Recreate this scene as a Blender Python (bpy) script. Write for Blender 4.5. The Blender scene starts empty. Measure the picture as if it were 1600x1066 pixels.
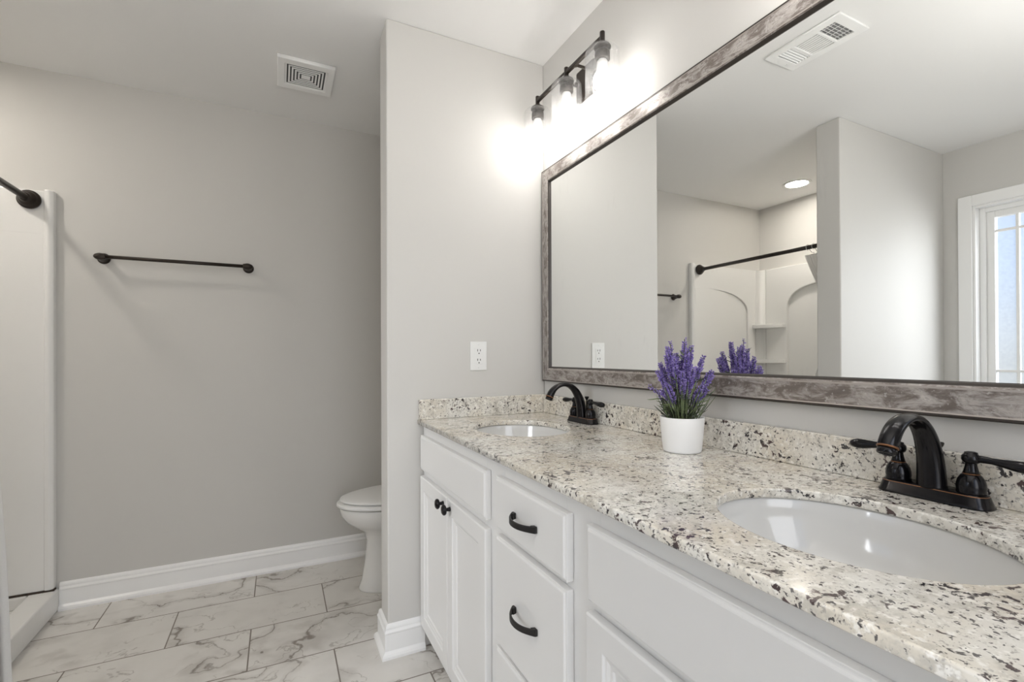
import bpy, bmesh, math, random
from mathutils import Vector, Matrix
S = bpy.context.scene
COL = S.collection
R = math.radians
random.seed(7)

# ------------------------------------------------------------------ camera
def make_camera():
    yaw, pitch, roll, f = 0.4561, 0.0040, 0.0039, 743.54
    fw = Vector((math.sin(yaw), math.cos(yaw), 0)); rt = Vector((math.cos(yaw), -math.sin(yaw), 0)); up = Vector((0, 0, 1))
    c, s = math.cos(pitch), math.sin(pitch)
    fw2 = fw*c + up*s; up2 = up*c - fw*s
    c, s = math.cos(roll), math.sin(roll)
    rt3 = rt*c - up2*s; up3 = rt*s + up2*c
    cam = bpy.data.cameras.new('camera'); o = bpy.data.objects.new('camera', cam); COL.objects.link(o)
    m = Matrix((rt3, up3, -fw2)).transposed().to_4x4(); m.translation = (-1.0651, -1.8407, 1.1434)
    o.matrix_world = m
    cam.sensor_width = 36; cam.lens = f/1600*36; cam.shift_y = (552.94-533)/1600; cam.clip_start = .02
    S.camera = o
make_camera()

# ------------------------------------------------------------------ light and exposure
S.view_settings.view_transform = 'Standard'
S.view_settings.look = 'None'
S.view_settings.gamma = 1
S.view_settings.exposure = 0.1
S.cycles.use_denoising = True
S.cycles.transparent_max_bounces = 24
S.cycles.max_bounces = 12
S.cycles.diffuse_bounces = 8
S.cycles.sample_clamp_indirect = 8
BULB = 42.0          # radiance of the vanity bulbs
CAN = 146.0           # radiance of the recessed shower light
BOUNCE = 15.0        # power of the added fill aimed at the ceiling
DOOR_FILL_W = 27.0        # power of the unseen fill light added outside the doorway
SKY = 1.45

def make_world():
    w = bpy.data.worlds.new('sky'); S.world = w; w.use_nodes = True
    nt = w.node_tree; nt.nodes.clear()
    out = nt.nodes.new('ShaderNodeOutputWorld'); bg = nt.nodes.new('ShaderNodeBackground')
    tc = nt.nodes.new('ShaderNodeTexCoord'); sp = nt.nodes.new('ShaderNodeSeparateXYZ'); cr = nt.nodes.new('ShaderNodeValToRGB')
    mr = nt.nodes.new('ShaderNodeMapRange'); mr.inputs[1].default_value = -.15; mr.inputs[2].default_value = .55
    nt.links.new(tc.outputs['Generated'], sp.inputs[0]); nt.links.new(sp.outputs[2], mr.inputs[0]); nt.links.new(mr.outputs[0], cr.inputs[0])
    e = cr.color_ramp.elements
    e[0].position = 0.0; e[0].color = (.42, .42, .40, 1)
    e[1].position = 1.0; e[1].color = (.34, .47, .72, 1)
    for p, c in ((.18, (.50, .515, .525, 1)), (.26, (.52, .565, .63, 1)), (.40, (.46, .56, .74, 1))):
        k = e.new(p); k.color = c
    bg.inputs[1].default_value = SKY
    nt.links.new(cr.outputs[0], bg.inputs[0]); nt.links.new(bg.outputs[0], out.inputs[0])
make_world()

def area(name, loc, rot, sx, sy, power, color):
    l = bpy.data.lights.new(name, 'AREA'); l.shape = 'RECTANGLE'; l.size = sx; l.size_y = sy; l.energy = power; l.color = color
    o = bpy.data.objects.new(name, l); COL.objects.link(o); o.location = loc; o.rotation_euler = rot
    return o
# added fill light, shining in through an invented doorway behind the camera
area('doorway_fill', (-.66, -3.1, 1.35), (R(90), 0, 0), 1.5, 2.2, DOOR_FILL_W, (1.0, .985, .96))

# unseen fill added behind the camera, aimed up to bounce off the ceiling
area('ceiling_bounce_fill', (-1.30, -1.90, 1.65), (R(180), 0, 0), .7, .7, BOUNCE, (1.0, .975, .94))
# area light added to strengthen the window's daylight, kept out of the mirror's view
wl = area('window_daylight_fill', (-4.0, -1.85, 2.0), (0, 0, 0), 1.7, 1.7, 142.0, (1.0, .99, .985))
wl.rotation_euler = (Vector((-2.84, -.94, 1.42)) - wl.location).to_track_quat('-Z', 'Y').to_euler()

# ------------------------------------------------------------------ materials
def mat(name, color=(.8, .8, .8), rough=.5, metal=0, spec=.5, coat=0, build=None):
    m = bpy.data.materials.new(name); m.use_nodes = True
    nt = m.node_tree; b = nt.nodes['Principled BSDF']
    b.inputs['Base Color'].default_value = (*color, 1); b.inputs['Roughness'].default_value = rough
    b.inputs['Metallic'].default_value = metal; b.inputs['Specular IOR Level'].default_value = spec
    if coat: b.inputs['Coat Weight'].default_value = coat; b.inputs['Coat Roughness'].default_value = .08
    if build: build(nt, b)
    return m
class N:
    "small node-building helper"
    def __init__(s, nt): s.nt = nt
    def n(s, t, **kw):
        x = s.nt.nodes.new(t)
        for k, v in kw.items(): setattr(x, k, v)
        return x
    def l(s, a, b): s.nt.links.new(a, b)
    def val(s, x, i):
        if isinstance(i, (int, float)): x.default_value = i
        elif isinstance(i, tuple): x.default_value = i if len(i) != 3 or x.type == 'VECTOR' else (*i, 1)
        else: s.l(i, x)
    def math(s, op, a, b=0.0, clamp=False):
        x = s.n('ShaderNodeMath', operation=op, use_clamp=clamp); s.val(x.inputs[0], a); s.val(x.inputs[1], b); return x.outputs[0]
    def vmath(s, op, a, b):
        x = s.n('ShaderNodeVectorMath', operation=op); s.val(x.inputs[0], a); s.val(x.inputs[1], b); return x.outputs[0]
    def noise(s, v, scale, detail=3, rough=.5, dist=0.0, out=0):
        x = s.n('ShaderNodeTexNoise'); s.l(v, x.inputs['Vector']); x.inputs['Scale'].default_value = scale
        x.inputs['Detail'].default_value = detail; x.inputs['Roughness'].default_value = rough; x.inputs['Distortion'].default_value = dist
        return x.outputs[out]
    def rng(s, v, a, b, c=0.0, d=1.0, smooth=True):
        x = s.n('ShaderNodeMapRange'); x.interpolation_type = 'SMOOTHSTEP' if smooth else 'LINEAR'
        s.l(v, x.inputs[0])
        for i, k in enumerate((a, b, c, d)): x.inputs[1+i].default_value = k
        return x.outputs[0]
    def mix(s, f, a, b):
        x = s.n('ShaderNodeMix', data_type='RGBA'); s.val(x.inputs[0], f); s.val(x.inputs[6], a); s.val(x.inputs[7], b); return x.outputs[2]
    def pos(s, scale=(1, 1, 1), loc=(0, 0, 0)):
        g = s.n('ShaderNodeNewGeometry'); mp = s.n('ShaderNodeMapping'); mp.inputs['Scale'].default_value = scale; mp.inputs['Location'].default_value = loc
        s.l(g.outputs['Position'], mp.inputs[0]); return mp.outputs[0]
    def obj(s, scale=(1, 1, 1)):
        g = s.n('ShaderNodeTexCoord'); mp = s.n('ShaderNodeMapping'); mp.inputs['Scale'].default_value = scale
        s.l(g.outputs['Object'], mp.inputs[0]); return mp.outputs[0]
    def bump(s, b, h, strength=.1, dist=.002):
        x = s.n('ShaderNodeBump'); x.inputs['Strength'].default_value = strength; x.inputs['Distance'].default_value = dist
        s.l(h, x.inputs['Height']); s.l(x.outputs[0], b.inputs['Normal'])

def b_paint(nt, b):
    n = N(nt); n.bump(b, n.noise(n.pos(), 260, 2), .05, .0006)
WALL = mat('grey_wall_paint', (.60, .588, .565), .55, build=b_paint, spec=.3)
CEIL = mat('ceiling_paint', (.83, .825, .815), .8, build=b_paint, spec=.2)
TRIM = mat('white_trim_paint', (.87, .87, .865), .32)
CAB = mat('white_cabinet_paint', (.80, .797, .79), .35)
CERAMIC = mat('white_ceramic', (.66, .655, .64), .08, coat=.5)
def b_fiber(nt, b):
    n = N(nt); n.bump(b, n.noise(n.pos(), 9, 3), .12, .01)
TOILET = mat('white_vitreous_china', (.80, .795, .78), .08, coat=.5)
FIBER = mat('white_fiberglass', (.80, .795, .78), .16, build=b_fiber)
PLASTIC = mat('white_plastic', (.80, .80, .79), .35)
DARK = mat('dark_slot', (.015, .015, .015), .6)
def b_bronze(nt, b):
    n = N(nt); k = n.noise(n.pos(), 14, 2)
    n.l(n.mix(n.rng(k, .45, .75), (.009, .0085, .010), (.016, .0125, .0125)), b.inputs['Base Color'])
    n.l(n.rng(k, .3, .7, .13, .22), b.inputs['Roughness'])
BRONZE = mat('oil_rubbed_bronze', (.014, .012, .012), .2, metal=.6, spec=.6, build=b_bronze)
COPPER = mat('copper_rub_line', (.22, .105, .05), .35, metal=.8)
MATTEBLK = mat('flat_bronze', (.018, .016, .015), .42, metal=.3)
BROWNBR = mat('brown_bronze', (.032, .024, .019), .35, metal=.5)
STEEL = mat('chrome', (.7, .7, .7), .15, metal=1)
DUCT = mat('duct_grey', (.22, .222, .22), .6)
GRILLE = mat('white_grille_plastic', (.90, .90, .89), .4)
DUCT_DARK = mat('duct_dark', (.07, .07, .07), .6)
SEAM = mat('brown_caulk', (.05, .035, .025), .8)

def b_granite(nt, b):
    n = N(nt); p = n.pos()
    off = lambda *o: n.vmath('ADD', p, o)
    big = n.noise(p, 6, 3); mid = n.noise(p, 34, 4, .62)
    base = n.mix(n.rng(big, .36, .66), (.715, .695, .645), (.66, .605, .51))
    base = n.mix(n.rng(mid, .47, .68, 0, .80), base, (.47, .44, .385))
    fine = n.noise(off(3.1, 1.7, .4), 170, 3, .65)
    base = n.mix(n.rng(fine, .54, .67, 0, .75), base, (.30, .28, .255))
    lite = n.noise(off(7.7, 2.2, 5.4), 75, 3, .6)
    base = n.mix(n.rng(lite, .53, .66, 0, .8), base, (.86, .835, .78))
    clus = n.noise(off(1.3, 8.2, 2.2), 13, 2, .5)
    cl = n.math('MULTIPLY', n.math('SUBTRACT', clus, .5), .30)
    th = n.math('ADD', n.noise(off(4.4, 9.1, 6.6), 66, 3, .6, .4), cl)
    dark = n.mix(n.rng(n.noise(p, 30, 2), .42, .58), (.016, .014, .018), (.060, .034, .034))
    base = n.mix(n.rng(th, .58, .64, 0, .45), base, (.26, .225, .20))
    base = n.mix(n.rng(th, .612, .652, 0, .96), base, dark)
    th2 = n.math('ADD', n.noise(off(14.4, 3.1, 1.6), 140, 2, .55, .3), n.math('MULTIPLY', cl, .5))
    base = n.mix(n.rng(th2, .620, .665, 0, .88), base, (.045, .04, .042))
    n.l(base, b.inputs['Base Color'])
GRANITE = mat('speckled_granite', (.7, .68, .62), .13, coat=.25, build=b_granite)

def b_tile(nt, b):
    n = N(nt); p = n.pos(loc=(1.767, 1.9557, 0))
    br = n.n('ShaderNodeTexBrick'); br.offset = .5; br.offset_frequency = 2
    n.l(p, br.inputs['Vector']); br.inputs['Scale'].default_value = 1
    br.inputs['Color1'].default_value = (0, 0, 0, 1); br.inputs['Color2'].default_value = (1, 1, 1, 1); br.inputs['Mortar'].default_value = (0, 0, 0, 1)
    br.inputs['Mortar Size'].default_value = .0026; br.inputs['Mortar Smooth'].default_value = .1
    br.inputs['Brick Width'].default_value = .5965; br.inputs['Row Height'].default_value = .2993
    seed = n.n('ShaderNodeCombineXYZ')
    r = n.n('ShaderNodeSeparateColor'); n.l(br.outputs['Color'], r.inputs[0])
    n.l(n.math('MULTIPLY', r.outputs[0], 37.0), seed.inputs[0]); n.l(n.math('MULTIPLY', r.outputs[0], 91.0), seed.inputs[2])
    q = n.vmath('ADD', p, seed.outputs[0])
    wob = n.n('ShaderNodeTexNoise'); n.l(q, wob.inputs['Vector']); wob.inputs['Scale'].default_value = 5; wob.inputs['Detail'].default_value = 5
    q2 = n.vmath('ADD', q, n.vmath('MULTIPLY', wob.outputs['Color'], (.26, .26, .26)))
    def vein(vec, scale, w, detail):
        k = n.noise(vec, scale, detail, .5)
        a = n.math('ABSOLUTE', n.math('SUBTRACT', k, .5))
        return n.rng(a, 0.0, w, 1.0, 0.0)
    q3 = n.vmath('MULTIPLY', q2, (1.0, 1.5, 1.0))
    mask = n.rng(n.noise(q, 3.2, 2), .36, .50); mask2 = n.rng(n.noise(n.vmath('ADD', q, (5.0, 2.0, 1.0)), 4.5, 2), .44, .60)
    v1 = n.math('MULTIPLY', vein(q3, 1.9, .0095, 2), mask)
    v2 = n.math('MULTIPLY', vein(q3, 5.0, .012, 3), mask2)
    soft = n.math('MULTIPLY', vein(q3, 1.9, .055, 3), mask)
    cloud = n.rng(n.noise(q, 7, 5), .38, .75, 0, .40)
    base = n.mix(cloud, (.70, .68, .645), (.52, .50, .47))
    base = n.mix(n.math('MULTIPLY', soft, .38), base, (.36, .33, .30))
    base = n.mix(n.math('MULTIPLY', v2, .50), base, (.27, .24, .21))
    base = n.mix(n.math('MULTIPLY', v1, .80), base, (.20, .17, .145))
    base = n.mix(br.outputs['Fac'], base, (.20, .175, .15))
    n.l(base, b.inputs['Base Color'])
    n.l(n.rng(br.outputs['Fac'], 0, 1, .25, .8), b.inputs['Roughness'])
    n.bump(b, n.math('SUBTRACT', 1.0, br.outputs['Fac']), .5, .001)
TILE = mat('marble_look_tile', (.7, .7, .68), .25, build=b_tile)

def b_frame(vert):
    def f(nt, b):
        n = N(nt)
        sc = (1, 34, 2.2) if vert else (1, 2.2, 34)
        p = n.pos(scale=sc); q = n.pos(scale=(1, 1, 1))
        grain = n.noise(p, 9, 5, .65, .2)
        blot = n.noise(n.pos(scale=(1, 1.7, .8) if vert else (1, .8, 1.7)), 24, 8, .70, .6)
        large = n.noise(q, 3.2, 2)
        c = n.mix(n.rng(blot, .40, .60), (.170, .142, .125), (.50, .465, .44))
        c = n.mix(n.rng(large, .35, .7, 0, .35), c, (.20, .17, .155))
        c = n.mix(n.rng(grain, .50, .72, 0, .55), c, (.11, .09, .085))
        c = n.mix(n.rng(n.noise(q, 120, 2), .62, .72, 0, .6), c, (.55, .53, .51))
        n.l(c, b.inputs['Base Color'])
        n.l(n.rng(blot, .3, .7, .45, .25), b.inputs['Roughness'])
        n.bump(b, grain, .25, .001)
    return f
FRAME_H = mat('distressed_frame_along', (.3, .28, .26), .4, metal=.25, build=b_frame(False))
FRAME_V = mat('distressed_frame_upright', (.3, .28, .26), .4, metal=.25, build=b_frame(True))
FRAME_LIP = mat('dark_frame_lip', (.040, .032, .027), .35, metal=.2)
FRAME_EDGE = mat('frame_bead_lit_edge', (.42, .38, .35), .3, metal=.5)

def mirror_mat():
    m = bpy.data.materials.new('mirror_glass'); m.use_nodes = True; nt = m.node_tree; nt.nodes.clear(); n = N(nt)
    out = n.n('ShaderNodeOutputMaterial'); g = n.n('ShaderNodeBsdfGlossy'); g.inputs['Roughness'].default_value = 0; g.inputs['Color'].default_value = (.93, .94, .93, 1)
    d = n.n('ShaderNodeBsdfDiffuse'); d.inputs['Color'].default_value = (.8, .8, .8, 1)
    mp = n.pos(scale=(1, 7, 1.3)); streak = n.noise(mp, 7, 4, .6, .8)
    patch = n.noise(n.pos(), 3.5, 2)
    k = n.math('MULTIPLY', n.rng(streak, .55, .75), n.rng(patch, .52, .68))
    mx = n.n('ShaderNodeMixShader'); n.l(n.math('ADD', n.math('MULTIPLY', k, .09), .006), mx.inputs[0])
    n.l(g.outputs[0], mx.inputs[1]); n.l(d.outputs[0], mx.inputs[2]); n.l(mx.outputs[0], out.inputs[0])
    return m
MIRROR = mirror_mat()

def clear_glass(name, seeded):
    m = bpy.data.materials.new(name); m.use_nodes = True; nt = m.node_tree; nt.nodes.clear(); n = N(nt)
    out = n.n('ShaderNodeOutputMaterial'); t = n.n('ShaderNodeBsdfTransparent'); g = n.n('ShaderNodeBsdfGlossy')
    t.inputs['Color'].default_value = (.985, .985, .985, 1); g.inputs['Roughness'].default_value = .06
    fr = n.n('ShaderNodeLayerWeight'); fr.inputs['Blend'].default_value = .22
    mx = n.n('ShaderNodeMixShader')
    if seeded:
        v = n.n('ShaderNodeTexVoronoi'); n.l(n.pos(), v.inputs['Vector']); v.inputs['Scale'].default_value = 170
        dots = n.rng(v.outputs['Distance'], .12, .40, 1, 0)
        bp = n.n('ShaderNodeBump'); bp.inputs['Strength'].default_value = .7; bp.inputs['Distance'].default_value = .003
        n.l(dots, bp.inputs['Height']); n.l(bp.outputs[0], g.inputs['Normal']); n.l(bp.outputs[0], fr.inputs['Normal'])
    n.l(n.math('ADD', n.math('MULTIPLY', n.math('POWER', fr.outputs['Facing'], 2.0), .35), .02), mx.inputs[0])
    n.l(t.outputs[0], mx.inputs[1]); n.l(g.outputs[0], mx.inputs[2])
    df = n.n('ShaderNodeBsdfDiffuse'); tl = n.n('ShaderNodeBsdfTranslucent'); hz = n.n('ShaderNodeMixShader'); hz.inputs[0].default_value = .5
    n.l(df.outputs[0], hz.inputs[1]); n.l(tl.outputs[0], hz.inputs[2])
    m2 = n.n('ShaderNodeMixShader'); n.l(n.math('ADD', n.math('MULTIPLY', dots, .07), .03), m2.inputs[0])
    n.l(mx.outputs[0], m2.inputs[1]); n.l(hz.outputs[0], m2.inputs[2]); n.l(m2.outputs[0], out.inputs[0])
    return m
SEEDED = clear_glass('seeded_glass', True)

def frosted():
    m = bpy.data.materials.new('frosted_pane'); m.use_nodes = True; nt = m.node_tree; nt.nodes.clear(); n = N(nt)
    out = n.n('ShaderNodeOutputMaterial'); t = n.n('ShaderNodeBsdfTransparent'); tl = n.n('ShaderNodeBsdfTranslucent'); g = n.n('ShaderNodeBsdfGlossy')
    k = n.noise(n.pos(), 60, 3)
    n.l(n.mix(k, (.86, .88, .90), (.94, .95, .96)), t.inputs['Color'])
    tl.inputs['Color'].default_value = (.85, .88, .92, 1); g.inputs['Roughness'].default_value = .3
    m1 = n.n('ShaderNodeMixShader'); m1.inputs[0].default_value = .05
    m2 = n.n('ShaderNodeMixShader'); m2.inputs[0].default_value = .05
    n.l(t.outputs[0], m1.inputs[1]); n.l(tl.outputs[0], m1.inputs[2]); n.l(m1.outputs[0], m2.inputs[1]); n.l(g.outputs[0], m2.inputs[2]); n.l(m2.outputs[0], out.inputs[0])
    return m
FROST = frosted()

def emit(name, color, strength):
    m = bpy.data.materials.new(name); m.use_nodes = True; nt = m.node_tree; nt.nodes.clear(); n = N(nt)
    out = n.n('ShaderNodeOutputMaterial'); e = n.n('ShaderNodeEmission'); e.inputs[0].default_value = (*color, 1); e.inputs[1].default_value = strength
    n.l(e.outputs[0], out.inputs[0]); return m
BULB_M = emit('lit_bulb', (1.0, .965, .92), BULB)
CAN_M = emit('lit_lens', (1.0, .93, .84), CAN)

def b_petal(nt, b):
    n = N(nt); k = n.noise(n.pos(), 130, 2)
    n.l(n.mix(n.rng(k, .35, .65), (.115, .075, .31), (.33, .26, .58)), b.inputs['Base Color'])
PETAL = mat('purple_petal', (.2, .13, .5), .6, build=b_petal)
def b_leaf(nt, b):
    n = N(nt); k = n.noise(n.pos(), 50, 2)
    n.l(n.mix(n.rng(k, .35, .65), (.035, .05, .030), (.16, .205, .095)), b.inputs['Base Color'])
LEAF = mat('green_leaf', (.1, .16, .06), .5, build=b_leaf)
STEM = mat('dark_stem', (.06, .06, .035), .6)
SOIL = mat('dark_filler', (.03, .028, .022), .9)
POT = mat('white_pot', (.88, .88, .88), .28)
def cloth():
    m = bpy.data.materials.new('white_curtain_fabric'); m.use_nodes = True; nt = m.node_tree; nt.nodes.clear(); n = N(nt)
    out = n.n('ShaderNodeOutputMaterial'); d = n.n('ShaderNodeBsdfDiffuse'); t = n.n('ShaderNodeBsdfTranslucent'); x = n.n('ShaderNodeMixShader')
    w = n.noise(n.pos(), 300, 2); c = n.mix(w, (.78, .775, .765), (.84, .835, .825))
    n.l(c, d.inputs['Color']); n.l(c, t.inputs['Color']); x.inputs[0].default_value = .45
    n.l(d.outputs[0], x.inputs[1]); n.l(t.outputs[0], x.inputs[2]); n.l(x.outputs[0], out.inputs[0])
    return m
CLOTH = cloth()

# ------------------------------------------------------------------ helpers
def finish(name, me, m, parent=None, smooth=False, bevel=0, seg=2, angle=35):
    "centre the mesh on its own bounding box, link it, parent it"
    xs = [v.co for v in me.vertices]
    lo = Vector([min(c[i] for c in xs) for i in range(3)]); hi = Vector([max(c[i] for c in xs) for i in range(3)])
    c = (lo+hi)/2
    if parent is None: c.z = lo.z
    me.transform(Matrix.Translation(-c))
    o = bpy.data.objects.new(name, me); COL.objects.link(o)
    if m:
        for k in (m if isinstance(m, (list, tuple)) else [m]): me.materials.append(k)
    if parent:
        o.parent = parent; o.location = c - world_loc(parent)
    else: o.location = c
    if smooth:
        for p in me.polygons: p.use_smooth = True
    if bevel:
        b = o.modifiers.new('bevel', 'BEVEL'); b.width = bevel; b.segments = seg; b.limit_method = 'ANGLE'; b.angle_limit = R(angle)
        b.harden_normals = False
    return o
def world_loc(o):
    v = Vector(o.location)
    while o.parent: o = o.parent; v += Vector(o.location)
    return v
def obj(name, bm, m, parent=None, smooth=False, bevel=0, seg=2, angle=35, recalc=True):
    if recalc: bmesh.ops.recalc_face_normals(bm, faces=bm.faces)
    me = bpy.data.meshes.new(name); bm.to_mesh(me); bm.free()
    return finish(name, me, m, parent, smooth, bevel, seg, angle)
def tag(o, label=None, cat=None, group=None, kind=None):
    if label: o['label'] = label
    if cat: o['category'] = cat
    if group: o['group'] = group
    if kind: o['kind'] = kind
    return o
def thing(name, label, cat, loc, group=None):
    o = bpy.data.objects.new(name, None); COL.objects.link(o); o.location = loc; o.empty_display_size = .05
    return tag(o, label, cat, group)
def BM(): return bmesh.new()
def box(bm, lo, hi, mi=0):
    lo, hi = [min(a, b) for a, b in zip(lo, hi)], [max(a, b) for a, b in zip(lo, hi)]
    v = [bm.verts.new((x, y, z)) for x in (lo[0], hi[0]) for y in (lo[1], hi[1]) for z in (lo[2], hi[2])]
    fs = []
    for q in ((0, 1, 3, 2), (4, 6, 7, 5), (0, 4, 5, 1), (2, 3, 7, 6), (0, 2, 6, 4), (1, 5, 7, 3)):
        f = bm.faces.new([v[i] for i in q]); f.material_index = mi; fs.append(f)
    return fs
def frame_axes(d):
    d = d.normalized(); a = Vector((0, 0, 1)) if abs(d.z) < .9 else Vector((1, 0, 0))
    u = d.cross(a).normalized(); return u, d.cross(u).normalized()
def tube(bm, pts, rad, n=12, caps=True, squash=None):
    pts = [Vector(p) for p in pts]
    if not isinstance(rad, (list, tuple)): rad = [rad]*len(pts)
    rings = []; u = None
    for i, p in enumerate(pts):
        d = (pts[min(i+1, len(pts)-1)] - pts[max(i-1, 0)])
        if u is None: u, w = frame_axes(d)
        else:
            d = d.normalized(); u = (u - d*u.dot(d)).normalized(); w = d.cross(u)
        a, b = (rad[i], rad[i]) if not isinstance(rad[i], tuple) else rad[i]
        rings.append([bm.verts.new(p + u*a*math.cos(2*math.pi*k/n) + w*b*math.sin(2*math.pi*k/n)) for k in range(n)])
    for r0, r1 in zip(rings, rings[1:]):
        for k in range(n): bm.faces.new((r0[k], r0[(k+1) % n], r1[(k+1) % n], r1[k]))
    if caps: bm.faces.new(rings[0][::-1]); bm.faces.new(rings[-1])
    return rings
def lathe(bm, prof, c, axis=(0, 0, 1), n=32, cap=True, mi=0, sx=1, sy=1):
    "prof: list of (radius, height along axis)"
    c = Vector(c); ax = Vector(axis).normalized()
    if abs(ax.z) > .99: u, w = Vector((1, 0, 0)), Vector((0, 1, 0))
    else: u, w = frame_axes(ax)
    rings = []
    for r, h in prof:
        if r < 1e-6: rings.append([bm.verts.new(c + ax*h)])
        else: rings.append([bm.verts.new(c + ax*h + u*r*sx*math.cos(2*math.pi*k/n) + w*r*sy*math.sin(2*math.pi*k/n)) for k in range(n)])
    for a, b in zip(rings, rings[1:]):
        for k in range(n):
            q = [a[k % len(a)], a[(k+1) % len(a)], b[(k+1) % len(b)], b[k % len(b)]]
            q2 = []
            for v in q:
                if v not in q2: q2.append(v)
            if len(q2) > 2: bm.faces.new(q2).material_index = mi
    if cap:
        for r in (rings[0], rings[-1]):
            if len(r) > 2: bm.faces.new(r).material_index = mi
    return rings
def prism(bm, poly, axis, a, b, mi=0):
    "extrude a 2-D polygon along axis from a to b; poly holds the two other coordinates in xyz order"
    k = 'xyz'.index(axis)
    def P(p, t):
        q = list(p); q.insert(k, t); return q
    A = [bm.verts.new(P(p, a)) for p in poly]; B = [bm.verts.new(P(p, b)) for p in poly]
    m = len(poly)
    fs = [bm.faces.new(A), bm.faces.new(B[::-1])]
    for i in range(m): fs.append(bm.faces.new((A[i], A[(i+1) % m], B[(i+1) % m], B[i])))
    for f in fs: f.material_index = mi
    return fs
def sweep(bm, prof, path, mi=0):
    "sweep (offset, z) profile along a 2-D path of (x, y); offset to the LEFT of travel; mitred corners"
    pts = [Vector(p) for p in path]; rings = []
    for i, p in enumerate(pts):
        ns = []
        for a, b in ((i-1, i), (i, i+1)):
            if a >= 0 and b < len(pts):
                d = (pts[b]-pts[a]).normalized(); ns.append(Vector((-d.y, d.x)))
        nrm = sum(ns, Vector((0, 0))).normalized(); k = 1/max(.3, nrm.dot(ns[0]))
        rings.append([bm.verts.new((p.x + nrm.x*o*k, p.y + nrm.y*o*k, z)) for o, z in prof])
    m = len(prof)
    for a, b in zip(rings, rings[1:]):
        for j in range(m): bm.faces.new((a[j], a[(j+1) % m], b[(j+1) % m], b[j])).material_index = mi
    bm.faces.new(rings[0]); bm.faces.new(rings[-1][::-1])
def boxobj(name, lo, hi, m, parent=None, bevel=0, seg=2):
    bm = BM(); box(bm, lo, hi); return obj(name, bm, m, parent, bevel=bevel, seg=seg)
def struct(name, bm, m, **kw):
    return tag(obj(name, bm, m, **kw), kind='structure')
def copy_thing(root, loc, label):
    r = root.copy(); COL.objects.link(r); r.location = loc; r['label'] = label
    for ch in list(root.children):
        c = ch.copy(); COL.objects.link(c); c.parent = r
        for g in list(ch.children):
            k = g.copy(); COL.objects.link(k); k.parent = c
    return r
def curve_mesh(loops, depth, bevel=0):
    "flat region with holes (2-D loops), extruded about z=0 by +-depth, as a mesh"
    cu = bpy.data.curves.new('tmp', 'CURVE'); cu.dimensions = '2D'; cu.fill_mode = 'BOTH'; cu.extrude = depth - bevel; cu.bevel_depth = bevel; cu.bevel_resolution = 2
    if bevel: cu.offset = -bevel
    for lp in loops:
        s = cu.splines.new('POLY'); s.points.add(len(lp)-1); s.use_cyclic_u = True
        for p, q in zip(s.points, lp): p.co = (*q, 0, 1)
    o = bpy.data.objects.new('tmp', cu); COL.objects.link(o)
    dg = bpy.context.evaluated_depsgraph_get(); dg.update()
    me = bpy.data.meshes.new_from_object(o.evaluated_get(dg))
    bpy.data.objects.remove(o); bpy.data.curves.remove(cu)
    me.materials.clear()
    return me

# ------------------------------------------------------------------ the room
H = 2.44; D = 1.008; W = -2.836; PW = -.693; PT = .126; YB = -2.35
ST0, ST1, STX = -.306, -.178, -1.71
bm = BM(); box(bm, (W-.2, YB-1.2, -.05), (.12, D+.12, 0)); struct('floor', bm, TILE)
bm = BM(); box(bm, (W-.2, YB-.12, H), (.12, D+.12, H+.08)); struct('ceiling', bm, CEIL)
bm = BM(); box(bm, (0, YB, 0), (.12, D+.12, H)); struct('wall_right', bm, WALL)
bm = BM(); box(bm, (W-.12, D, 0), (0, D+.12, H)); struct('wall_back', bm, WALL)
bm = BM(); box(bm, (PW, 0, 0), (0, PT, H)); struct('wall_partition', bm, WALL, bevel=.006, seg=3)
bm = BM(); box(bm, (W, ST0, 0), (STX, ST1, H)); struct('wall_shower', bm, WALL, bevel=.006, seg=3)
# window wall with its opening
OY0, OY1, OZ0, OZ1 = -1.43, -.453, .86, 2.058
bm = BM()
box(bm, (W-.12, OY1, 0), (W, D, H)); box(bm, (W-.12, YB, 0), (W, OY0, H))
box(bm, (W-.12, OY0, 0), (W, OY1, OZ0)); box(bm, (W-.12, OY0, OZ1), (W, OY1, H))
struct('wall_left', bm, WALL)
# wall behind the camera, with a doorway added to let the fill light in
DX0, DX1, DZ = -1.25, -.35, 2.05
bm = BM()
box(bm, (W-.12, YB-.12, 0), (DX0, YB, H)); box(bm, (DX1, YB-.12, 0), (.12, YB, H)); box(bm, (DX0, YB-.12, DZ), (DX1, YB, H))
struct('wall_front', bm, WALL)
bm = BM()
for (a, b) in ((DX0-.07, DX0), (DX1, DX1+.07)): box(bm, (a, YB, 0), (b, YB+.016, DZ+.07))
box(bm, (DX0, YB, DZ), (DX1, YB+.016, DZ+.07))
struct('trim_1', bm, TRIM, bevel=.003)

BASE = [(0, 0), (.026, 0), (.026, .010), (.022, .018), (.015, .024), (.013, .026), (.013, .088), (.015, .091), (.015, .096), (.012, .100), (.010, .104), (.010, .110), (.0085, .116), (.005, .121), (0, .1235)]
def baseboard(name, path):
    bm = BM(); sweep(bm, BASE, path); return struct(name, bm, TRIM)
baseboard('baseboard_back', [(-.001, D), (-1.957, D)])
baseboard('baseboard_partition', [(-.5525, 0), (PW, 0), (PW, PT), (-.001, PT)])
baseboard('baseboard_toilet', [(0, PT+.027), (0, D-.027)])
baseboard('baseboard_shower', [(W, ST0), (STX, ST0), (STX, ST1), (-1.956, ST1)][::-1])
baseboard('baseboard_left', [(W, ST0-.027), (W, YB)])
baseboard('baseboard_front', [(W+.027, YB), (DX0-.07, YB)])
baseboard('baseboard_right', [(DX1+.07, YB), (0, YB), (0, -1.80)])

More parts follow.
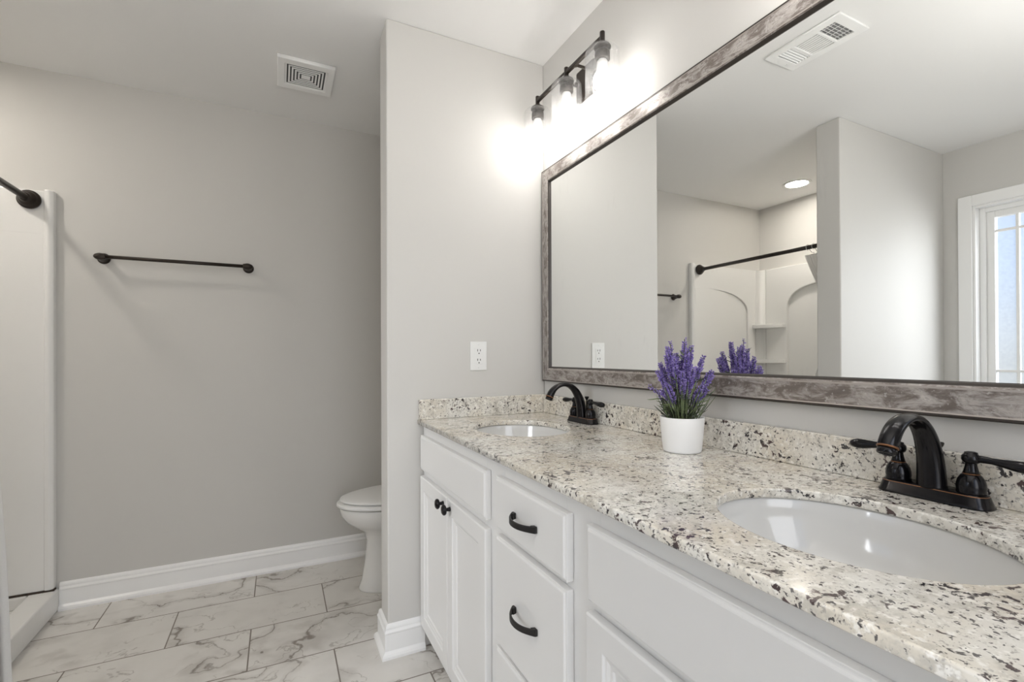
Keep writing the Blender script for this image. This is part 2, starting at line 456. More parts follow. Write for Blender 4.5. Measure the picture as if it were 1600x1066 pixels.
# window: casing, jamb, sash, muntins, frosted pane
def make_window():
    w = bpy.data.objects.new('window_1', None); COL.objects.link(w); w.location = (W, (OY0+OY1)/2, OZ0); w['kind'] = 'structure'
    cw = .068
    bm = BM()
    box(bm, (W, OY1, OZ0-cw), (W+.018, OY1+cw, OZ1+cw)); box(bm, (W, OY0-cw, OZ0-cw), (W+.018, OY0, OZ1+cw))
    box(bm, (W, OY0, OZ1), (W+.018, OY1, OZ1+cw)); box(bm, (W, OY0, OZ0-cw), (W+.018, OY1, OZ0))
    obj('window_casing', bm, TRIM, w, bevel=.004)
    def ring(name, y0, y1, z0, z1, t, x0, x1, bev=.003):
        bm = BM()
        box(bm, (x0, y0, z0), (x1, y0+t, z1)); box(bm, (x0, y1-t, z0), (x1, y1, z1))
        box(bm, (x0, y0+t, z1-t), (x1, y1-t, z1)); box(bm, (x0, y0+t, z0), (x1, y1-t, z0+t))
        return obj(name, bm, TRIM, w, bevel=bev)
    ring('window_jamb', OY0, OY1, OZ0, OZ1, .014, W-.12, W+.008)
    ring('window_frame', OY0+.014, OY1-.014, OZ0+.014, OZ1-.014, .028, W-.11, W-.045)
    ring('sash', OY0+.042, OY1-.042, OZ0+.042, OZ1-.042, .038, W-.10, W-.060)
    gy0, gy1, gz0, gz1 = OY0+.079, OY1-.079, OZ0+.079, OZ1-.063
    bm = BM()
    for y in (gy1-.098, gy0+.098): box(bm, (W-.086, y-.007, gz0), (W-.066, y+.007, gz1))
    for z in (gz1-.10, gz0+.10): box(bm, (W-.085, gy0, z-.007), (W-.067, gy1, z+.007))
    obj('muntins', bm, TRIM, w)
    boxobj('pane', (W-.0785, gy0-.004, gz0-.004), (W-.0735, gy1+.004, gz1+.004), FROST, w)
make_window()

# ------------------------------------------------------------------ vanity cabinet
XF, XD = -.552, -.572      # face frame, door faces
def fill_front(bm, y0, y1, z0, z1, x0, x1, steps):
    "a slab whose front (towards -x) face is inset in steps of (width, depth)"
    fs = box(bm, (x1, y0, z0), (x0, y1, z1)); f = fs[0]
    f.normal_update()
    for wd, dp in steps:
        bmesh.ops.recalc_face_normals(bm, faces=bm.faces)
        bmesh.ops.inset_region(bm, faces=[f], thickness=wd, depth=dp, use_even_offset=True)
def make_vanity():
    v = thing('vanity_cabinet', 'long white double-sink vanity cabinet under the granite countertop', 'cabinet', (-.29, -.8985, 0))
    bm = BM()
    y0, y1 = -1.792, -.004
    box(bm, (-.535, y0, .10), (-.002, y0+.018, .875)); box(bm, (-.535, y1-.018, .10), (-.002, y1, .875))
    box(bm, (-.535, y0+.018, .10), (-.002, y1-.018, .118)); box(bm, (-.014, y0+.018, .118), (-.002, y1-.018, .875))
    for y in (-.670-.03, -1.118-.0): box(bm, (-.535, y-.009, .118), (-.014, y+.009, .875))
    obj('cabinet_box', bm, CAB, v)
    bm = BM()                                                    # face frame: rails and stiles with door openings
    stiles = [(y0, -1.762), (-1.15, -1.04), (-.752, -.640), (-.035, y1)]
    for a, b in stiles: box(bm, (XF, a, .10), (-.535, b, .875))
    for (a, b), (c, d) in zip(stiles, stiles[1:]):
        box(bm, (XF, b, .815), (-.535, c, .875)); box(bm, (XF, b, .10), (-.535, c, .13)); box(bm, (XF, b, .675), (-.535, c, .718))
    box(bm, (XF, -1.04, .395), (-.535, -.752, .435))
    obj('face_frame', bm, CAB, v, bevel=.0012, seg=1)
    boxobj('toe_kick', (-.485, y0, .0), (-.475, y1, .10), CAB, v)
    DOOR = [(.003, .0025), (.046, 0), (.003, -.004), (.004, 0), (.006, -.003), (.006, 0), (.003, -.004)]
    SLAB = [(.0045, .0), (.0035, .0035)]
    def door(a, b, z0, z1, knob_y):
        bm = BM(); fill_front(bm, a, b, z0, z1, XF-.0006, XD+.0025, DOOR)
        d = obj('door', bm, CAB, v, bevel=.001, seg=1)
        bm = BM(); kz = .652
        lathe(bm, [(.0075, 0), (.0065, .004), (.0055, .010), (.006, .013), (.0145, .016), (.0170, .0195), (.0165, .0240), (.012, .0275), (.004, .0292), (0, .0295)], (XD-.0002, knob_y, kz), (-1, 0, 0), 28)
        obj('knob', bm, BRONZE, d, smooth=True, angle=40)
    def front(name, a, b, z0, z1, pull):
        bm = BM(); fill_front(bm, a, b, z0, z1, XF-.0006, XD+.0035, SLAB)
        d = obj(name, bm, CAB, v, bevel=.001, seg=1)
        if pull:
            bm = BM(); yc, zc, hl = (a+b)/2, (z0+z1)/2, .056
            rings = []
            for i in range(29):
                t = -1 + 2*i/28; y = yc + t*hl
                out = .0265*(1-abs(t)**2.2)+.0030; hw = .0068 + .0012*abs(t)**4; th = .0027
                rings.append([bm.verts.new((XD-out-th, y, zc-hw)), bm.verts.new((XD-out-th, y, zc+hw)), bm.verts.new((XD-out+th, y, zc+hw)), bm.verts.new((XD-out+th, y, zc-hw))])
            for p, q in zip(rings, rings[1:]):
                for k in range(4): bm.faces.new((p[k], p[(k+1) % 4], q[(k+1) % 4], q[k]))
            bm.faces.new(rings[0]); bm.faces.new(rings[-1][::-1])
            for s in (-1, 1):
                prism(bm, [(XD-.0002, yc+s*(hl+.0008)), (XD-.0050, yc+s*(hl+.0008)), (XD-.0130, yc+s*(hl-.009)), (XD-.0100, yc+s*(hl-.015)), (XD-.0002, yc+s*(hl-.0115))], 'z', zc-.0074, zc+.0074)
            obj('handle', bm, MATTEBLK, d, bevel=.0018, seg=2)
    sp = -.346
    door(sp+.0012, -.020, .10, .679, sp+.035); door(-.667, sp-.0012, .10, .679, sp-.035)
    front('false_drawer_front', -.667, -.020, .704, .836, False)
    front('drawer', -1.064, -.733, .706, .838, True)
    front('drawer', -1.064, -.733, .418, .690, True)
    front('drawer', -1.064, -.733, .10, .409, True)
    front('false_drawer_front', -1.777, -1.130, .703, .840, False)
    door(-1.453, -1.130, .10, .684, -1.418); door(-1.777, -1.4555, .10, .684, -1.490)
make_vanity()

# ------------------------------------------------------------------ countertop with two oval cut-outs
ZC = .894; ZB = .876
SINKS = [(-.310, -.369), (-.312, -1.428)]; SA, SB = .157, .192
def make_counter():
    t = thing('countertop', 'long speckled granite countertop with two oval sink cut-outs on the white vanity', 'countertop', (-.29, -.9, ZB))
    loops = [[(-.577, -1.80), (-.0005, -1.80), (-.0005, -.0005), (-.577, -.0005)]]
    for cx, cy in SINKS: loops.append([(cx+SA*math.cos(2*math.pi*k/72), cy+SB*math.sin(2*math.pi*k/72)) for k in range(72)])
    me = curve_mesh(loops, (ZC-ZB)/2, .0035)
    me.transform(Matrix.Translation((0, 0, (ZC+ZB)/2)))
    finish('slab', me, GRANITE, t)
    boxobj('backsplash', (-.020, -1.80, ZC+.0002), (-.0005, -.0005, .9730), GRANITE, t, bevel=.0025)
    boxobj('side_splash', (-.573, -.020, ZC+.0002), (-.0202, -.0005, .9727), GRANITE, t, bevel=.0025)
make_counter()

def make_sink():
    s = thing('undermount_sink', 'white oval undermount sink nearest the outlet wall', 'sink', (*SINKS[0], ZB-.14), 'sinks set in the granite countertop')
    bm = BM(); cx, cy = SINKS[0]; n = 72
    prof = [(1.16, -.0085), (1.16, -.0005), (1.035, -.0005), (1.025, -.004), (1.015, -.020), (.985, -.045), (.92, -.078), (.80, -.107), (.62, -.125), (.40, -.1335), (.20, -.1365), (.135, -.138), (.135, -.145), (.42, -.144), (.66, -.134), (.86, -.112), (.97, -.082), (1.03, -.046), (1.06, -.0085)]
    rings = [[bm.verts.new((cx+SA*k*math.cos(2*math.pi*i/n), cy+SB*k*math.sin(2*math.pi*i/n), ZB+z)) for i in range(n)] for k, z in prof]
    rings.append(rings[0])
    for a, b in zip(rings, rings[1:]):
        for i in range(n): bm.faces.new((a[i], a[(i+1) % n], b[(i+1) % n], b[i]))
    obj('bowl', bm, CERAMIC, s, smooth=True)
    bm = BM(); lathe(bm, [(.0, -.146), (.017, -.146), (.017, -.1345), (.0215, -.1325), (.020, -.131), (.012, -.131), (.011, -.128), (.002, -.1265), (0, -.1265)], (cx, cy, ZB), n=28)
    obj('drain', bm, BRONZE, s, smooth=True)
    copy_thing(s, (*SINKS[1], ZB-.14), 'white oval undermount sink nearest the camera, at the right end of the countertop')
make_sink()

# ------------------------------------------------------------------ faucets
def make_faucet():
    X0 = -.048; F0 = -.362
    f = thing('faucet', 'dark bronze two-handle faucet at the sink beside the outlet wall', 'faucet', (X0, F0, ZC), 'bronze faucets on the countertop')
    def ploop(z, dx, dy, r, n=10):
        pts = []
        for cx, cy, a0 in ((dx-r, dy-r, 0), (-dx+r, dy-r, 90), (-dx+r, -dy+r, 180), (dx-r, -dy+r, 270)):
            for k in range(n+1):
                a = R(a0+90*k/n); pts.append((X0+cx+r*math.cos(a), F0+cy+r*math.sin(a), ZC+z))
        return pts
    bm = BM(); secs = [(0.0003, .0265, .079, .022), (.003, .0265, .079, .022), (.006, .0245, .077, .021), (.0192, .0212, .0737, .020), (.0204, .0206, .073, .0195), (.0222, .0185, .071, .018)]
    rings = [[bm.verts.new(p) for p in ploop(*s)] for s in secs]
    m = len(rings[0])
    for k, (a, b) in enumerate(zip(rings, rings[1:])):
        for i in range(m):
            fc = bm.faces.new((a[i], a[(i+1) % m], b[(i+1) % m], b[i])); fc.material_index = 1 if k == 3 else 0
    bm.faces.new(rings[0][::-1]); bm.faces.new(rings[-1])
    obj('base_plate', bm, [BRONZE, COPPER], f, smooth=True)
    # spout: rises behind, swells, arcs over towards the bowl
    P = [(-.004, .020), (-.0045, .035), (-.007, .060), (-.013, .085), (-.024, .108), (-.040, .127), (-.060, .1395), (-.082, .1435), (-.104, .139), (-.122, .1285), (-.135, .1135), (-.141, .101)]
    bm = BM(); pts = []; rad = []
    def cr(p0, p1, p2, p3, t):
        return [.5*((2*b)+(-a+c)*t+(2*a-5*b+4*c-d)*t*t+(-a+3*b-3*c+d)*t**3) for a, b, c, d in zip(p0, p1, p2, p3)]
    RY = [.0215, .0208, .0196, .0184, .0172, .0162, .0158, .0154, .0150, .0146, .0144, .0146]
    RR = [.0186, .0180, .0170, .0158, .0138, .0114, .0090, .0074, .0078, .0100, .0128, .0140]
    Q = [P[0]]+P+[P[-1]]; RQ = [RR[0]]+RR+[RR[-1]]; YQ = [RY[0]]+RY+[RY[-1]]
    for i in range(len(P)-1):
        for k in range(4):
            t = k/4; x, z = cr(Q[i], Q[i+1], Q[i+2], Q[i+3], t)
            pts.append((X0+x, F0, ZC+z)); r = RQ[i+1]*(1-t)+RQ[i+2]*t; rad.append((YQ[i+1]*(1-t)+YQ[i+2]*t, r))
    pts.append((X0+P[-1][0], F0, ZC+P[-1][1])); rad.append((RY[-1], RR[-1]))
    tube(bm, pts, rad, 24)
    obj('spout', bm, BRONZE, f, smooth=True)
    e = Vector(pts[-1]); dd = (Vector(pts[-1])-Vector(pts[-3])).normalized()
    bm = BM(); lathe(bm, [(.0146, -.001), (.0153, .0004), (.0146, .0018)], e, dd, 28)
    obj('spout_ring', bm, COPPER, f, smooth=True)
    bm = BM(); lathe(bm, [(.0134, .0012), (.0134, .0105), (.0124, .012), (.0102, .012), (.0102, .009), (0, .009)], e, dd, 28)
    obj('aerator', bm, BRONZE, f, smooth=True)
    for s in (1, -1):
        c = (X0, F0+s*.051, ZC)
        bm = BM()
        lathe(bm, [(.0180, .0215), (.0192, .0235), (.0184, .0265), (.0192, .031), (.0188, .037), (.0172, .044), (.0136, .0505), (.0110, .0530)], c, n=32)
        lathe(bm, [(.0110, .0530), (.0114, .0537), (.0109, .0543)], c, n=32, mi=1)
        lathe(bm, [(.0108, .0543), (.0094, .059), (.0080, .065), (.0075, .069), (.0082, .072)], c, n=32)
        h = obj('handle', bm, [BRONZE, COPPER], f, smooth=True)
        bm = BM()
        lathe(bm, [(.008, .0705), (.0108, .0725), (.0124, .0770), (.0118, .0825), (.0090, .0858), (.0086, .0862), (.0084, .0885), (.005, .0897), (0, .090)], c, n=28)
        L = [(0, .0785, .0070, .0066), (.014, .0790, .0062, .0058), (.026, .0785, .0054, .0052), (.040, .0772, .0070, .0066), (.054, .0760, .0094, .0086), (.066, .0752, .0104, .0094), (.075, .0750, .0086, .0078), (.0805, .0750, .0045, .0042), (.082, .075, .001, .001)]
        tube(bm, [(X0-.0*y, c[1]+s*y, ZC+z) for y, z, a, b in L], [(a, b) for y, z, a, b in L], 18)
        obj('lever', bm, BRONZE, h, smooth=True)
    bm = BM(); c = (X0+.020, F0, ZC)
    lathe(bm, [(.0028, .0215), (.0028, .082), (.0042, .084), (.0075, .0905), (.0082, .094), (.0070, .0955), (0, .096)], c, n=20)
    obj('lift_rod', bm, BRONZE, f, smooth=True)
    copy_thing(f, (X0, -1.4205, ZC), 'dark bronze two-handle faucet at the sink nearest the camera')
make_faucet()

# ------------------------------------------------------------------ framed mirror
def make_mirror():
    y0, y1, z0, z1 = -1.782, -.0156, 1.0324, 1.9534
    m = thing('framed_mirror', 'wide mirror in a distressed grey-brown frame on the wall above the vanity', 'mirror', (0, (y0+y1)/2, z0))
    gl = boxobj('mirror_glass', (-.0144, y0+.05, z0+.04), (-.004, y1-.05, z1-.04), MIRROR, m)
    # profile across the rail: (distance from the outer edge, x)
    prof = [(0, -.001), (0, -.020), (.0025, -.0225), (.006, -.0225), (.0085, -.0215), (.050, -.0250), (.0535, -.0250), (.0570, -.0230), (.0615, -.0200), (.0640, -.0145), (.0640, -.0005)]
    idx = [1, 1, 1, 2, 0, 2, 0, 1, 1, 1, 1]  # pale strip near the inner edge paints in the light caught there
    def rail(name, A, B, inward, along, mt):
        bm = BM(); rings = []
        for base, sgn in ((A, 1), (B, -1)):
            rings.append([bm.verts.new((x, base[0]+inward[0]*d+along[0]*sgn*d, base[1]+inward[1]*d+along[1]*sgn*d)) for d, x in prof])
        k = len(prof)
        for j in range(k): bm.faces.new((rings[0][j], rings[0][(j+1) % k], rings[1][(j+1) % k], rings[1][j])).material_index = idx[j]
        bm.faces.new(rings[0][::-1]); bm.faces.new(rings[1])
        return obj(name, bm, [mt, FRAME_LIP, FRAME_EDGE], m)
    rail('frame_rail', (y0, z1), (y1, z1), (0, -1), (1, 0), FRAME_H)
    rail('frame_rail', (y0, z0), (y1, z0), (0, 1), (1, 0), FRAME_H)
    rail('frame_stile', (y1, z0), (y1, z1), (-1, 0), (0, 1), FRAME_V)
    rail('frame_stile', (y0, z0), (y0, z1), (1, 0), (0, 1), FRAME_V)
make_mirror()

# ------------------------------------------------------------------ vanity light bar
def make_vanity_light():
    X = -.100; Y = -.343; Z = 2.185
    v = thing('vanity_light', 'dark bronze vanity light bar with three seeded glass shades above the mirror beside the partition', 'light fixture', (0, Y, Z))
    bm = BM(); fs = box(bm, (-.001, Y-.058, Z-.060), (-.020, Y+.058, Z+.060))
    obj('back_plate', bm, BROWNBR, v, bevel=.006, seg=2)
    for s in (-1, 1):
        bm = BM(); tube(bm, [(-.018, Y+s*.056, Z+.012), (X, Y+s*.056, Z+.012)], .0055, 14)
        lathe(bm, [(.009, 0), (.009, .010), (.0075, .012)], (-.018, Y+s*.050, Z+.012), (-1, 0, 0), 18)
        lathe(bm, [(.0085, 0), (.0085, .010)], (X+.008, Y+s*.056, Z+.012), (-1, 0, 0), 18)
        obj('arm', bm, BROWNBR, v, smooth=True, bevel=.0005)
    bm = BM(); box(bm, (X-.0065, Y-.219, Z+.006), (X+.0065, Y+.219, Z+.019)); obj('cross_bar', bm, BROWNBR, v, bevel=.002)
    for s in (-1, 0, 1):
        c = (X, Y+s*.219, 0)
        bm = BM()
        lathe(bm, [(0, 2.216), (.0080, 2.216), (.0088, 2.214), (.0088, 2.180), (.012, 2.178), (.018, 2.1765), (.0255, 2.1705), (.0285, 2.1650), (.0280, 2.1625), (.012, 2.1620), (.012, 2.1505), (.0235, 2.1495), (.0248, 2.147), (.0250, 2.124), (.020, 2.123), (0, 2.123)], c, n=32)
        h = obj('lamp_holder', bm, BROWNBR, v, smooth=True, bevel=0)
        bm = BM()
        o = [(.027, 2.1618), (.040, 2.161), (.050, 2.1565), (.0555, 2.149), (.0575, 2.138), (.0575, 1.992), (.0565, 1.9905), (.0550, 1.992), (.0550, 2.138), (.053, 2.148), (.048, 2.1545), (.040, 2.1588), (.027, 2.1595)]
        r = lathe(bm, o, c, n=48, cap=False)
        for k in range(48): bm.faces.new((r[-1][k], r[-1][(k+1) % 48], r[0][(k+1) % 48], r[0][k]))
        obj('glass_shade', bm, SEEDED, h, smooth=True)
        bm = BM()
        lathe(bm, [(.0130, 2.1228), (.0165, 2.118), (.0170, 2.112), (.0185, 2.092), (.0225, 2.078)], c, n=28)
        obj('bulb_base', bm, PLASTIC, h, smooth=True)
        bm = BM()
        pr = [(.0222, 2.0778)]
        for k in range(1, 15):
            a = R(45 + (180-45)*k/14); pr.append((.031*math.sin(a), 2.054+.031*math.cos(a)) if k < 14 else (0, 2.023))
        lathe(bm, pr, c, n=28)
        obj('bulb', bm, BULB_M, h, smooth=True)
    copy_thing(v, (0, -1.452, Z), 'dark bronze vanity light bar with three glass shades above the mirror nearest the camera')
make_vanity_light()

# ------------------------------------------------------------------ outlet
def make_outlet():
    xc, zc = -.3185, 1.1425
    o = thing('wall_outlet', 'white double outlet with rectangular face on the partition wall above the countertop', 'outlet', (xc, 0, zc))
    bm = BM(); box(bm, (xc-.0365, -.0055, zc-.0600), (xc+.0365, -.0003, zc+.0600)); obj('cover_plate', bm, PLASTIC, o, bevel=.003, seg=3)
    r = boxobj('receptacle', (xc-.0165, -.0082, zc-.0335), (xc+.0165, -.0056, zc+.0335), PLASTIC, o, bevel=.001)
    for dz in (.0195, -.0195):
        for dx, hh in ((-.0063, .0046), (.0063, .0038)):
            boxobj('slot', (xc+dx-.0013, -.0086, zc+dz+.0040-hh), (xc+dx+.0013, -.0080, zc+dz+.0040+hh), DARK, r)
        bm = BM(); lathe(bm, [(0, 0), (.0026, 0), (.0026, .0006), (0, .0006)], (xc, -.0080, zc+dz-.0085), (0, -1, 0), 14); obj('ground_hole', bm, DARK, r)
    for dz in (.0475, -.0475):
        bm = BM(); lathe(bm, [(.0032, 0), (.0030, .0008), (0, .0012)], (xc, -.0053, zc+dz), (0, -1, 0), 14); obj('screw', bm, PLASTIC, o, smooth=True)
make_outlet()

# ------------------------------------------------------------------ towel bar
def make_towel_bar():
    z = 1.606; xa, xb = -1.800, -1.206; y = D-.062
    t = thing('towel_bar', 'long thin dark bronze towel bar on the grey back wall', 'towel bar', ((xa+xb)/2, D, z))
    bm = BM(); tube(bm, [(xa+.005, y, z), (xb-.005, y, z)], .0085, 16); obj('bar', bm, BROWNBR, t, smooth=True)
    for x, s in ((xa, -1), (xb, 1)):
        bm = BM()
        lathe(bm, [(.0245, .0003), (.0255, .003), (.0245, .006), (.0205, .010), (.0185, .014), (.0165, .024), (.0140, .036), (.0130, .046)], (x, D, z), (0, -1, 0), 28)
        lathe(bm, [(.0105, -.022), (.0125, -.020), (.0135, -.014), (.0155, -.006), (.0160, .000), (.0150, .007), (.0115, .016), (.006, .022), (0, .024)], (x, y, z), (s, 0, 0), 28)
        obj('post', bm, BROWNBR, t, smooth=True)
make_towel_bar()

# ------------------------------------------------------------------ toilet
def make_toilet():
    yc = .585
    t = thing('toilet', 'white toilet with closed lid half hidden behind the partition wall', 'toilet', (-.42, yc, 0))
    n = 56
    def egg(xb, xf, hw, z, k=2.0):
        "outline from back xb to front tip xf, half width hw"
        pts = []
        xm = xb + (xf-xb)*.42
        for i in range(n):
            a = 2*math.pi*i/n
            c, s = math.cos(a), math.sin(a)
            L = (xf-xm) if c > 0 else (xm-xb)
            cc = math.copysign(abs(c)**(2/k), c) if c < 0 else c
            ss = math.copysign(abs(s)**(2/k), s) if c < 0 else s
            pts.append((xm + abs(cc)*math.copysign(1, c)*abs(L)*(-1 if xf < xb else 1), yc + ss*hw, z))
        return pts
    def loft(name, secs, m, smooth=True):
        bm = BM(); rings = [[bm.verts.new(p) for p in egg(*s)] for s in secs]
        for a, b in zip(rings, rings[1:]):
            for i in range(n): bm.faces.new((a[i], a[(i+1) % n], b[(i+1) % n], b[i]))
        bm.faces.new(rings[0][::-1]); bm.faces.new(rings[-1])
        return obj(name, bm, m, t, smooth=smooth, bevel=.002, seg=2, angle=50)
    loft('bowl', [(-.16, -.712, .118, .0005, 2.6), (-.16, -.715, .119, .012, 2.6), (-.17, -.700, .108, .05, 2.6), (-.18, -.684, .100, .15, 2.5), (-.18, -.676, .098, .24, 2.4), (-.19, -.690, .115, .285, 2.3),
                  (-.20, -.735, .148, .315, 2.2), (-.20, -.775, .170, .345, 2.2), (-.20, -.797, .180, .378, 2.2), (-.20, -.803, .183, .402, 2.2), (-.20, -.803, .183, .414, 2.2)], TOILET)
    loft('seat', [(-.225, -.809, .181, .4190, 2.3), (-.222, -.817, .188, .4235, 2.3), (-.222, -.817, .188, .4335, 2.3), (-.226, -.811, .184, .4385, 2.3)], PLASTIC)
    loft('lid', [(-.225, -.797, .176, .4440, 2.3), (-.222, -.803, .181, .4490, 2.3), (-.224, -.800, .179, .455, 2.3), (-.24, -.775, .160, .4615, 2.3), (-.30, -.70, .10, .4655, 2.2)], PLASTIC)
    bm = BM(); box(bm, (-.215, yc-.215, .385), (-.022, yc+.215, .725)); obj('tank', bm, TOILET, t, bevel=.03, seg=4)
    bm = BM(); box(bm, (-.225, yc-.225, .7255), (-.016, yc+.225, .760)); obj('tank_lid', bm, TOILET, t, bevel=.012, seg=3)
    bm = BM(); tube(bm, [(-.215, yc-.15, .67), (-.232, yc-.15, .67)], .009, 14); tube(bm, [(-.230, yc-.155, .67), (-.236, yc-.09, .662)], .006, 12)
    obj('flush_lever', bm, STEEL, t, smooth=True)
make_toilet()

# ------------------------------------------------------------------ shower: pan, surround, rod, curtain
def arch_panel(u0, u1, z0, z1, a0, a1, az, rad):
    "outline with an arched opening from the bottom: u0..u1 outer, a0..a1 opening, az top of opening"
    pts = [(u0, z0), (u0, z1), (u1, z1), (u1, z0)]
    arc = []
    m = (a0+a1)/2; hw = (a1-a0)/2; n = 28
    for k in range(n+1):
        a = math.pi*k/n
        c = math.cos(a); s = math.sin(a)
        arc.append((m + hw*math.copysign(abs(c)**.8, c), az-rad + rad*abs(s)**.8))
    return pts + [(a1, z0)] + arc + [(a0, z0)]
def half_arch(u0, u1, z0, z1, a0, a1, az, rad):
    "corner column and top band joined by a quarter arch that runs out level towards the opening"
    pts = [(u0, z0), (u0, z1), (u1, z1), (u1, az)]
    for k in range(19):
        a = math.pi/2*k/18
        pts.append((a0 + (a1-a0)*(1-math.sin(a)**.85), az - rad + rad*math.cos(a)**.85))
    return pts + [(a0, z0)]
def make_shower():
    XE = -1.972
    s = thing('shower_surround', 'white one-piece shower surround with arched panels and corner shelves, filling the alcove', 'shower', ((XE+W)/2, (D+ST1)/2, 0))
    za, zt = .106, 1.886
    yb, ys = D-.012, ST1+.012; xb = W+.012
    # thin liner panels then raised arched panels over them
    bm = BM(); prism(bm, [(XE-.004, D-.001), (XE-.004, D-.0315), (-2.15, D-.0315), (-2.66, D-.013), (-2.66, D-.001)], 'z', za, 1.70); prism(bm, half_arch(W+.001, XE-.004, za, zt, -2.640, -2.12, 1.690, .19), 'y', D-.001, D-.032)
    obj('side_panel', bm, FIBER, s, bevel=.005, seg=3, angle=40)
    bm = BM(); prism(bm, [(XE-.030, D-.036), (XE-.012, D-.0385), (XE+.002, D-.030), (XE+.004, D-.001), (XE-.030, D-.001)], 'z', za, zt+.006)
    obj('edge_flange', bm, FIBER, s, bevel=.005, seg=3)
    bm = BM(); prism(bm, [(XE-.004, ST1+.001), (XE-.004, ST1+.0315), (-2.15, ST1+.0315), (-2.66, ST1+.013), (-2.66, ST1+.001)], 'z', za, 1.70); prism(bm, half_arch(W+.001, XE-.004, za, zt, -2.640, -2.12, 1.690, .19), 'y', ST1+.001, ST1+.032)
    obj('side_panel', bm, FIBER, s, bevel=.005, seg=3, angle=40)
    bm = BM(); box(bm, (W+.0005, yb-.001, za), (xb, ys+.001, zt-.004)); prism(bm, arch_panel(ST1+.033, D-.033, za, zt, .100, .730, 1.715, .21), 'x', W+.001, W+.042)
    obj('back_panel', bm, FIBER, s, bevel=.007, seg=3, angle=40)
    # rounded inner corners
    for yy, sg in ((D-.032, -1), (ST1+.032, 1)):
        bm = BM(); r = .06; poly = [(W+.041, yy)]
        for k in range(9):
            a = R(90*k/8); poly.append((W+.042 + r - r*math.sin(a), yy + sg*(r - r*math.cos(a))))
        prism(bm, poly, 'z', za, zt); obj('corner_cove', bm, FIBER, s, smooth=True, angle=30)
    for z in (1.405, 1.105):
        bm = BM(); poly = [(W+.043, D-.033), (-2.690, D-.033)]
        for k in range(1, 12):
            t = k/12; bx, by = -2.690+(W+.050+2.690)*t, D-.033+(.735-D+.033)*t
            b = .030*math.sin(math.pi*t); poly.append((bx+b*.93, by-b*.36))
        poly.append((W+.043, .735))
        prism(bm, poly, 'z', z-.034, z); obj('corner_shelf', bm, FIBER, s, bevel=.006, seg=3)
    # low pan with threshold
    bm = BM(); X1, X2 = -1.958, -2.055
    box(bm, (W+.0005, ST1+.0005, .001), (X2, D-.0005, .045))
    box(bm, (X2, ST1+.0005, .001), (X1, D-.0005, .100))
    box(bm, (W+.0005, ST1+.0005, .045), (W+.05, D-.0005, .100)); box(bm, (W+.05, ST1+.0005, .045), (X2, ST1+.045, .100)); box(bm, (W+.05, D-.045, .045), (X2, D-.0005, .100))
    obj('pan', bm, FIBER, s, bevel=.008, seg=3)
    bm = BM(); box(bm, (XE+.006, D-.037, .1002), (W+.05, D-.012, .1055)); obj('seam', bm, SEAM, s)
    bm = BM(); lathe(bm, [(0, .0455), (.05, .0455), (.048, .048), (0, .048)], (-2.42, .415, 0), n=28); obj('drain_cover', bm, STEEL, s)
make_shower()

RX, RZ = -2.047, 1.838
def make_rod():
    ya, yb = ST1+.0385, D-.0385
    t = thing('shower_curtain_rod', 'dark bronze curtain rod spanning the shower opening', 'curtain rod', (RX, (ya+yb)/2, RZ))
    bm = BM(); tube(bm, [(RX, ya+.004, RZ), (RX, yb-.004, RZ)], .0135, 20); obj('rod', bm, BROWNBR, t, smooth=True)
    for y, s in ((yb, -1), (ya, 1)):
        bm = BM(); lathe(bm, [(.037, .0), (.041, .003), (.041, .010), (.0375, .014), (.0335, .0165), (.0325, .024), (.029, .029), (.022, .034), (.019, .045), (.017, .050)], (RX, y, RZ), (0, s, 0), 32)
        obj('flange', bm, BROWNBR, t, smooth=True)
make_rod()

